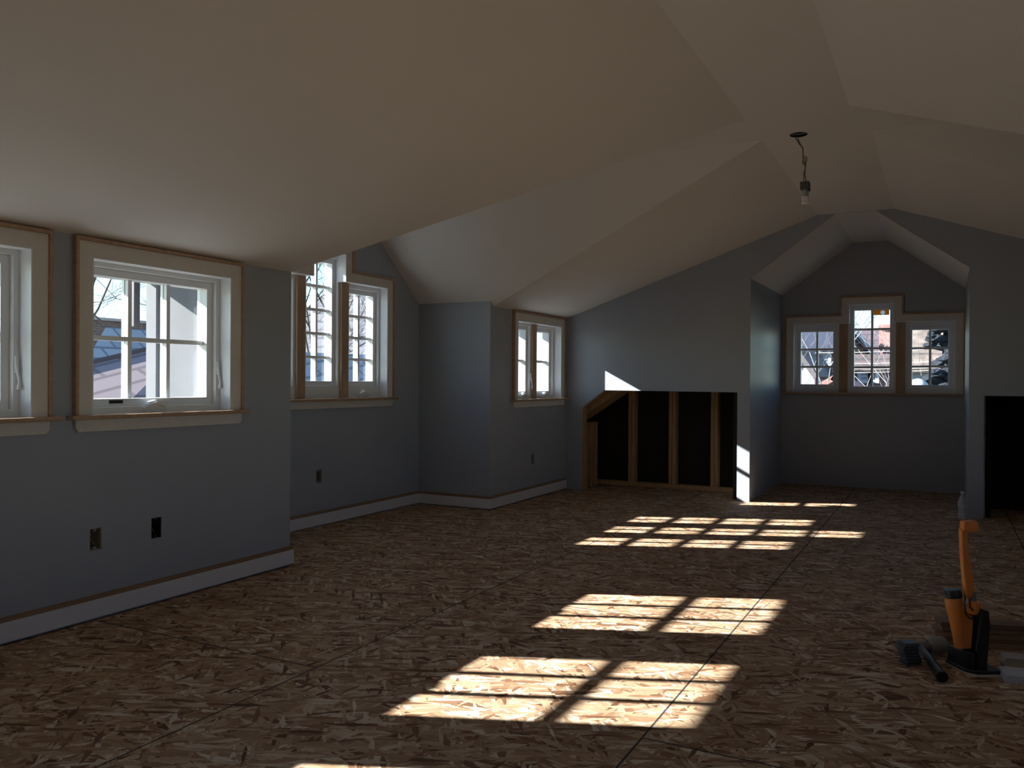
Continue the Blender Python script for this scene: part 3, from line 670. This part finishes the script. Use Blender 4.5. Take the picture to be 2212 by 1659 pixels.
bm = NB(); box(bm, -27, -21, 9, 26, -5.6, 2.68); hp(h, 'wall', bm, m_brick)
bm = NB(); box(bm, -27.1, -20.9, 8.9, 26.1, 2.68, 2.76); hp(h, 'coping', bm, mat('stone coping', (.42, .38, .35), .8))
# north-west: seen through the tall triple window
h = tag(empty('house', (-11, 13, -5.6)), 'house with a long blue grey shingle roof outside the tall triple window', 'house')
hp(h, 'roof', slab(NB(), [V3((-8.0, 9.6, -1.4)), V3((-6.4, 13.8, -1.4)), V3((-10.6, 16.4, 1.6)), V3((-11.4, 12.6, 1.6))], .15), m_shg)
bm = NB(); box(bm, -12.8, -8.4, 10.2, 15, -5.6, -1.3); hp(h, 'wall', bm, m_brickx)
h = tag(empty('house', (-16.7, 22, -5.6)), 'brick house with tall grey roof behind the long blue grey roof', 'house')
bm = NB(); box(bm, -19.8, -13.6, 20, 26, -5.6, 1.5); hp(h, 'wall', bm, m_brickx)
hp(h, 'roof', slab(NB(), [V3((-20.1, 19.6, 1.35)), V3((-13.3, 19.6, 1.35)), V3((-14.2, 24, 5.2)), V3((-19.2, 24, 5.2))], .15), m_shd)

def gable(h, x0, x1, y0, y1, zb, ze, zr, mw, mr, ov=.25, ridge='Y'):
    """gabled house; its ridge runs along Y (gable faces the viewer) or along X"""
    bm = NB(); c_ = (x0+x1)/2; d_ = (y0+y1)/2
    if ridge == 'Y':
        prism(bm, [(x0, zb), (x1, zb), (x1, ze), (c_, zr), (x0, ze)], endw(0), y0, y1)
        hp(h, 'wall', bm, mw)
        s = (zr-ze)/(c_-x0)
        for sg, xe in ((-1, x0), (1, x1)):
            hp(h, 'roof', slab(NB(), [V3((xe+sg*ov, y0-ov, ze-s*ov+.12)), V3((xe+sg*ov, y1+ov, ze-s*ov+.12)), V3((c_, y1+ov, zr+.12)), V3((c_, y0-ov, zr+.12))], .12), mr)
    else:
        prism(bm, [(y0, zb), (y1, zb), (y1, ze), (d_, zr), (y0, ze)], lambda a, d, z: (d, a, z), x0, x1)
        hp(h, 'wall', bm, mw)
        s = (zr-ze)/(d_-y0)
        for sg, ye in ((-1, y0), (1, y1)):
            hp(h, 'roof', slab(NB(), [V3((x0-ov, ye+sg*ov, ze-s*ov+.12)), V3((x1+ov, ye+sg*ov, ze-s*ov+.12)), V3((x1+ov, d_, zr+.12)), V3((x0-ov, d_, zr+.12))], .12), mr)
def hwin(h, x0, x1, y, z0, z1):
    bm = NB(); prism(bm, rect(x0-.1, x1+.1, z0-.1, z1+.1), endw(y), -.09, .0, [rect(x0, x1, z0, z1)])
    box(bm, x0, x1, y-.06, y-.02, (z0+z1)/2-.03, (z0+z1)/2+.03)
    f = hp(h, 'window', bm, m_whs)
    o = obj('window_pane', box(NB(), x0, x1, y-.03, y-.01, z0, z1), m_pane, f); return f
# end of the room: the street seen through the stepped window (Y about 24-30)
YH = 25.
X_ = lambda x, y=YH: at(x, 800, 1, y).x
Z_ = lambda y, yy=YH: at(1880, y, 1, yy).z
h = tag(empty('house', (X_(1860), YH, -5.6)), 'brick house with a brown roof and small blue windows low in the end window', 'house')
gable(h, X_(1828), X_(1920), YH, YH+5, -5.6, Z_(799), Z_(768), m_brickb, m_shbr, ridge='X')
hwin(h, X_(1861), X_(1875), YH, Z_(820), Z_(806)); hwin(h, X_(1884), X_(1891), YH, Z_(820), Z_(806))
h = tag(empty('house', (X_(1860, 31), 31, -5.6)), 'ochre gabled house with steep mauve roof in the middle of the end window', 'house')
xa, xb, xc = X_(1815, 31), X_(1848, 31), X_(1925, 31)
bm = NB(); prism(bm, [(X_(1824, 31), -5.6), (X_(1905, 31), -5.6), (X_(1905, 31), Z_(790, 31)), (X_(1846, 31), Z_(712, 31)), (X_(1824, 31), Z_(742, 31))], endw(0), 31, 32.4); hp(h, 'wall', bm, m_yel)
hp(h, 'roof', slab(NB(), [V3((X_(1846, 31), 30.9, Z_(712, 31))), V3((X_(1908, 31), 30.9, Z_(790, 31))), V3((X_(1908, 31), 32.7, Z_(790, 31))), V3((X_(1846, 31), 32.7, Z_(712, 31)))], .2), m_mauve)
bm = NB(); tube(bm, [(X_(1846, 31), 30.75, Z_(711, 31)), (X_(1908, 31), 30.75, Z_(790, 31))], .09, 6); hp(h, 'bargeboard', bm, m_whs)
h = tag(empty('house', (X_(1880, 38), 38, -5.6)), 'large house with a mauve slate roof behind the ochre gable', 'house')
gable(h, X_(1840, 38), X_(1985, 38), 38, 46, -5.6, Z_(790, 38), Z_(708, 38), m_blueh, m_mauve, ridge='X')
h = tag(empty('chimney', (X_(1910, 33), 33, -5.6)), 'broad salmon pink chimney stack right of the mauve roof in the end window', 'chimney')
bm = NB(); box(bm, X_(1898, 33), X_(1990, 33), 33, 34.5, -5.6, Z_(711, 33)); hp(h, 'stack', bm, m_salmon)
bm = NB(); box(bm, X_(1897, 33), X_(1991, 33), 32.9, 34.6, Z_(711, 33), Z_(711, 33)+.15); hp(h, 'coping', bm, m_salmon)
h = tag(empty('house', (X_(1762, 28), 28, -5.6)), 'brick house with dark blue grey roof at left of end window', 'house')
gable(h, X_(1700, 28), X_(1803, 28), 28, 34, -5.6, Z_(757, 28), Z_(700, 28), m_brickx, m_blueh, ridge='X')
hwin(h, X_(1775, 28), X_(1789, 28), 28, Z_(786, 28), Z_(763, 28))
h = tag(empty('garage', (X_(1740, 22), 22, -5.6)), 'white gabled garage low at the left of the end window', 'garage')
gable(h, X_(1690, 22), X_(1760, 22), 22, 26, -5.6, Z_(812, 22), Z_(762, 22), m_whs, m_roof, ov=.1)
h = tag(empty('garden_shed', (X_(1795, 20), 20, -5.6)), 'small orange roofed shed at the lower right of the left end pane', 'shed')
gable(h, X_(1768, 20), X_(1835, 20), 20, 23, -5.6, Z_(842, 20), Z_(822, 20), m_salmon, m_salmon, ov=.1)
h = tag(empty('house', (X_(2000, 24), 24, -5.6)), 'house with a mottled sandy roof at the right of the end window', 'house')
gable(h, X_(1945, 24), X_(2065, 24), 24, 31, -5.6, Z_(798, 24), Z_(690, 24), m_whs, m_sand, ridge='X')
t = tag(obj('garden_dome', lathe(NB(), [(1.0, -3.0), (1.05, 0), (.98, .35), (.75, .68), (.4, .9), (0, .97)], Matrix.Translation((X_(1983, 16), 16, Z_(827, 16)-.15)) @ Matrix.Scale(.19, 4, (1, 0, 0)) @ Matrix.Scale(.19, 4, (0, 1, 0)) @ Matrix.Scale(.24, 4, (0, 0, 1)), 24), m_whs, smooth=True), 'white domed vent cap low in the right end pane', 'vent cap')
# bare trees -----------------------------------------------------------
def tree(name, label, base, h_, seed, m, spread=.55, depth=5, r=.12, lean=(0, 0), kids=(2, 3)):
    rnd = random.Random(seed); bm = NB()
    def br(p, d, l, r_, k):
        pts = [p]; q_ = p.copy(); dd = d.copy()
        for i in range(3):
            dd = (dd + Vector((rnd.uniform(-1, 1), rnd.uniform(-1, 1), rnd.uniform(-.3, .6)))*.16).normalized(); q_ = q_ + dd*l/3; pts.append(q_.copy())
        tube(bm, pts, [r_, r_*.85, r_*.7, r_*.55], 6 if k > 2 else 4, cap=False)
        if k == 0: return
        for i in range(rnd.randint(*kids)):
            nd = (dd + Vector((rnd.uniform(-1, 1), rnd.uniform(-1, 1), rnd.uniform(-.4, .7)))*spread*1.5).normalized()
            s = rnd.choice(pts[2:]); br(s, nd, l*rnd.uniform(.62, .82), r_*.58, k-1)
    br(Vector(base), Vector((lean[0], lean[1], 1)).normalized(), h_*.4, r, depth)
    return tag(obj(name, bm, m), label, 'tree', 'bare winter trees')
m_bark = mat('bark', (.10, .085, .075), .9, .3, 8); m_pbark = mat('pale bark', (.24, .23, .225), .9, .2, 8)
tree('bare_tree', 'bare branching tree against the sky outside the near six-pane window', (-18.6, 14.0, -5.6), 14, 12, m_bark, depth=6, r=.085, spread=.8, kids=(3, 5))
tree('bare_tree', 'bare tree outside the tall triple window', (-14.4, 18.2, -5.6), 13, 8, m_bark, depth=6, r=.08, spread=.7, kids=(3, 4))
tree('bare_tree', 'bare pale tree in front of the dark roof at the left of the end window', (X_(1750, 18), 18, -5.6), 10, 21, m_pbark, depth=7, r=.05)
tree('bare_tree', 'bare pale tree in front of the salmon chimney in the end window', (X_(1885, 22), 22, -5.6), 11, 33, m_pbark, depth=7, r=.045)
# dark conifer at the far right pane
rnd = random.Random(4); bm = NB()
cx, cy = X_(2054, 18), 18
tube(bm, [(cx, cy, -5.6), (cx, cy, 0), (cx, cy, 2.9)], [.3, .22, .1], 8)
for k in range(420):
    z = rnd.uniform(-5.2, 2.9); rr = .30+.085*(3.2-z); a = rnd.uniform(0, 6.28); r_ = rr*rnd.uniform(.1, 1)
    p = Vector((cx+r_*math.cos(a), cy+r_*math.sin(a), z)); s = rnd.uniform(.08, .2)
    bmesh.ops.create_icosphere(bm, subdivisions=1, radius=s, matrix=Matrix.Translation(p) @ Matrix.Diagonal((1.2, 1.2, .5, 1)))
tag(obj('conifer', bm, mat('dark needles', (.012, .018, .028), .9, .3, 6)), 'dark conifer at the right edge of the end window', 'tree')
# power lines
for k, (ya, yb, lab) in enumerate([(755, 749, 'highest pale power line crossing the end window'), (775, 779, 'second pale power line crossing the end window'), (786, 792, 'third pale power line crossing the end window'), (797, 796, 'lowest pale power line crossing the end window')]):
    p, q_ = at(1706, ya+6, 1, 28.02), at(2078, yb, 1, 20)
    bm = NB(); tube(bm, [p.lerp(q_, s/10) - Vector((0, 0, .06*(1-(s/5-1)**2))) for s in range(11)], .006, 6)
    tag(obj('power_line', bm, mat('pale cable', (.6, .61, .62), .5)), lab, 'power line', 'power lines outside the end window')
bm = NB(); tube(bm, [(X_(2078, 20), 20, -5.6), (X_(2078, 20), 20, Z_(735, 20))], .12, 10); tag(obj('utility_pole', bm, m_bark), 'tall timber utility pole holding the power lines beside the dark conifer', 'pole')
# orange strip stuck on the middle pane of the end window
bm = NB(); yy = YB+.1325
p0, p1 = at(1884, 681, 1, yy), at(1921, 669, 1, yy)
t = tag(empty('window_sticker', (p0.x, yy, p0.z)), 'orange strip with a white disc stuck on the tall middle pane of the end window', 'sticker')
c_ = at(1907, 675, 1, yy)
hole = [(c_.x+.0215*math.cos(2*math.pi*k/20), c_.z+.0215*math.sin(2*math.pi*k/20)) for k in range(20)]
bm = NB(); prism(bm, rect(p0.x, p1.x, p0.z, p1.z), endw(yy), -.0006, 0, [hole, rect(p0.x+.007, p0.x+.015, p0.z+.011, p1.z-.009)]); m_st = mat('orange strip', (.62, .30, .06), .6)
n_ = m_st.node_tree; tl = n_.nodes.new('ShaderNodeBsdfTranslucent'); tl.inputs[0].default_value = (.9, .45, .08, 1); ms_ = n_.nodes.new('ShaderNodeMixShader'); ms_.inputs[0].default_value = .6
n_.links.new(n_.nodes['Principled BSDF'].outputs[0], ms_.inputs[1]); n_.links.new(tl.outputs[0], ms_.inputs[2]); n_.links.new(ms_.outputs[0], n_.nodes['Material Output'].inputs[0])
o = obj('strip', bm, m_st); o.parent = t; o.matrix_parent_inverse = Matrix.Translation(-t.location)
c_ = at(1907, 675, 1, yy)
bm = NB(); lathe(bm, [(0, .0), (.022, .0), (.022, .0008), (0, .0008)], axisM((c_.x, yy-.0006, c_.z), (0, -1, 0)), 20)
m_di = mat('white disc', (.9, .92, .95), .6)
n_ = m_di.node_tree; tl = n_.nodes.new('ShaderNodeBsdfTranslucent'); tl.inputs[0].default_value = (.95, .97, 1, 1); ms_ = n_.nodes.new('ShaderNodeMixShader'); ms_.inputs[0].default_value = .75
n_.links.new(n_.nodes['Principled BSDF'].outputs[0], ms_.inputs[1]); n_.links.new(tl.outputs[0], ms_.inputs[2]); n_.links.new(ms_.outputs[0], n_.nodes['Material Output'].inputs[0])
o = obj('disc', bm, m_di); o.parent = t; o.matrix_parent_inverse = Matrix.Translation(-t.location)

o = obj('white_slot', box(NB(), p0.x+.006, p0.x+.016, yy-.0014, yy-.0006, p0.z+.01, p1.z-.008), bpy.data.materials['white disc']); o.parent = t; o.matrix_parent_inverse = Matrix.Translation(-t.location)
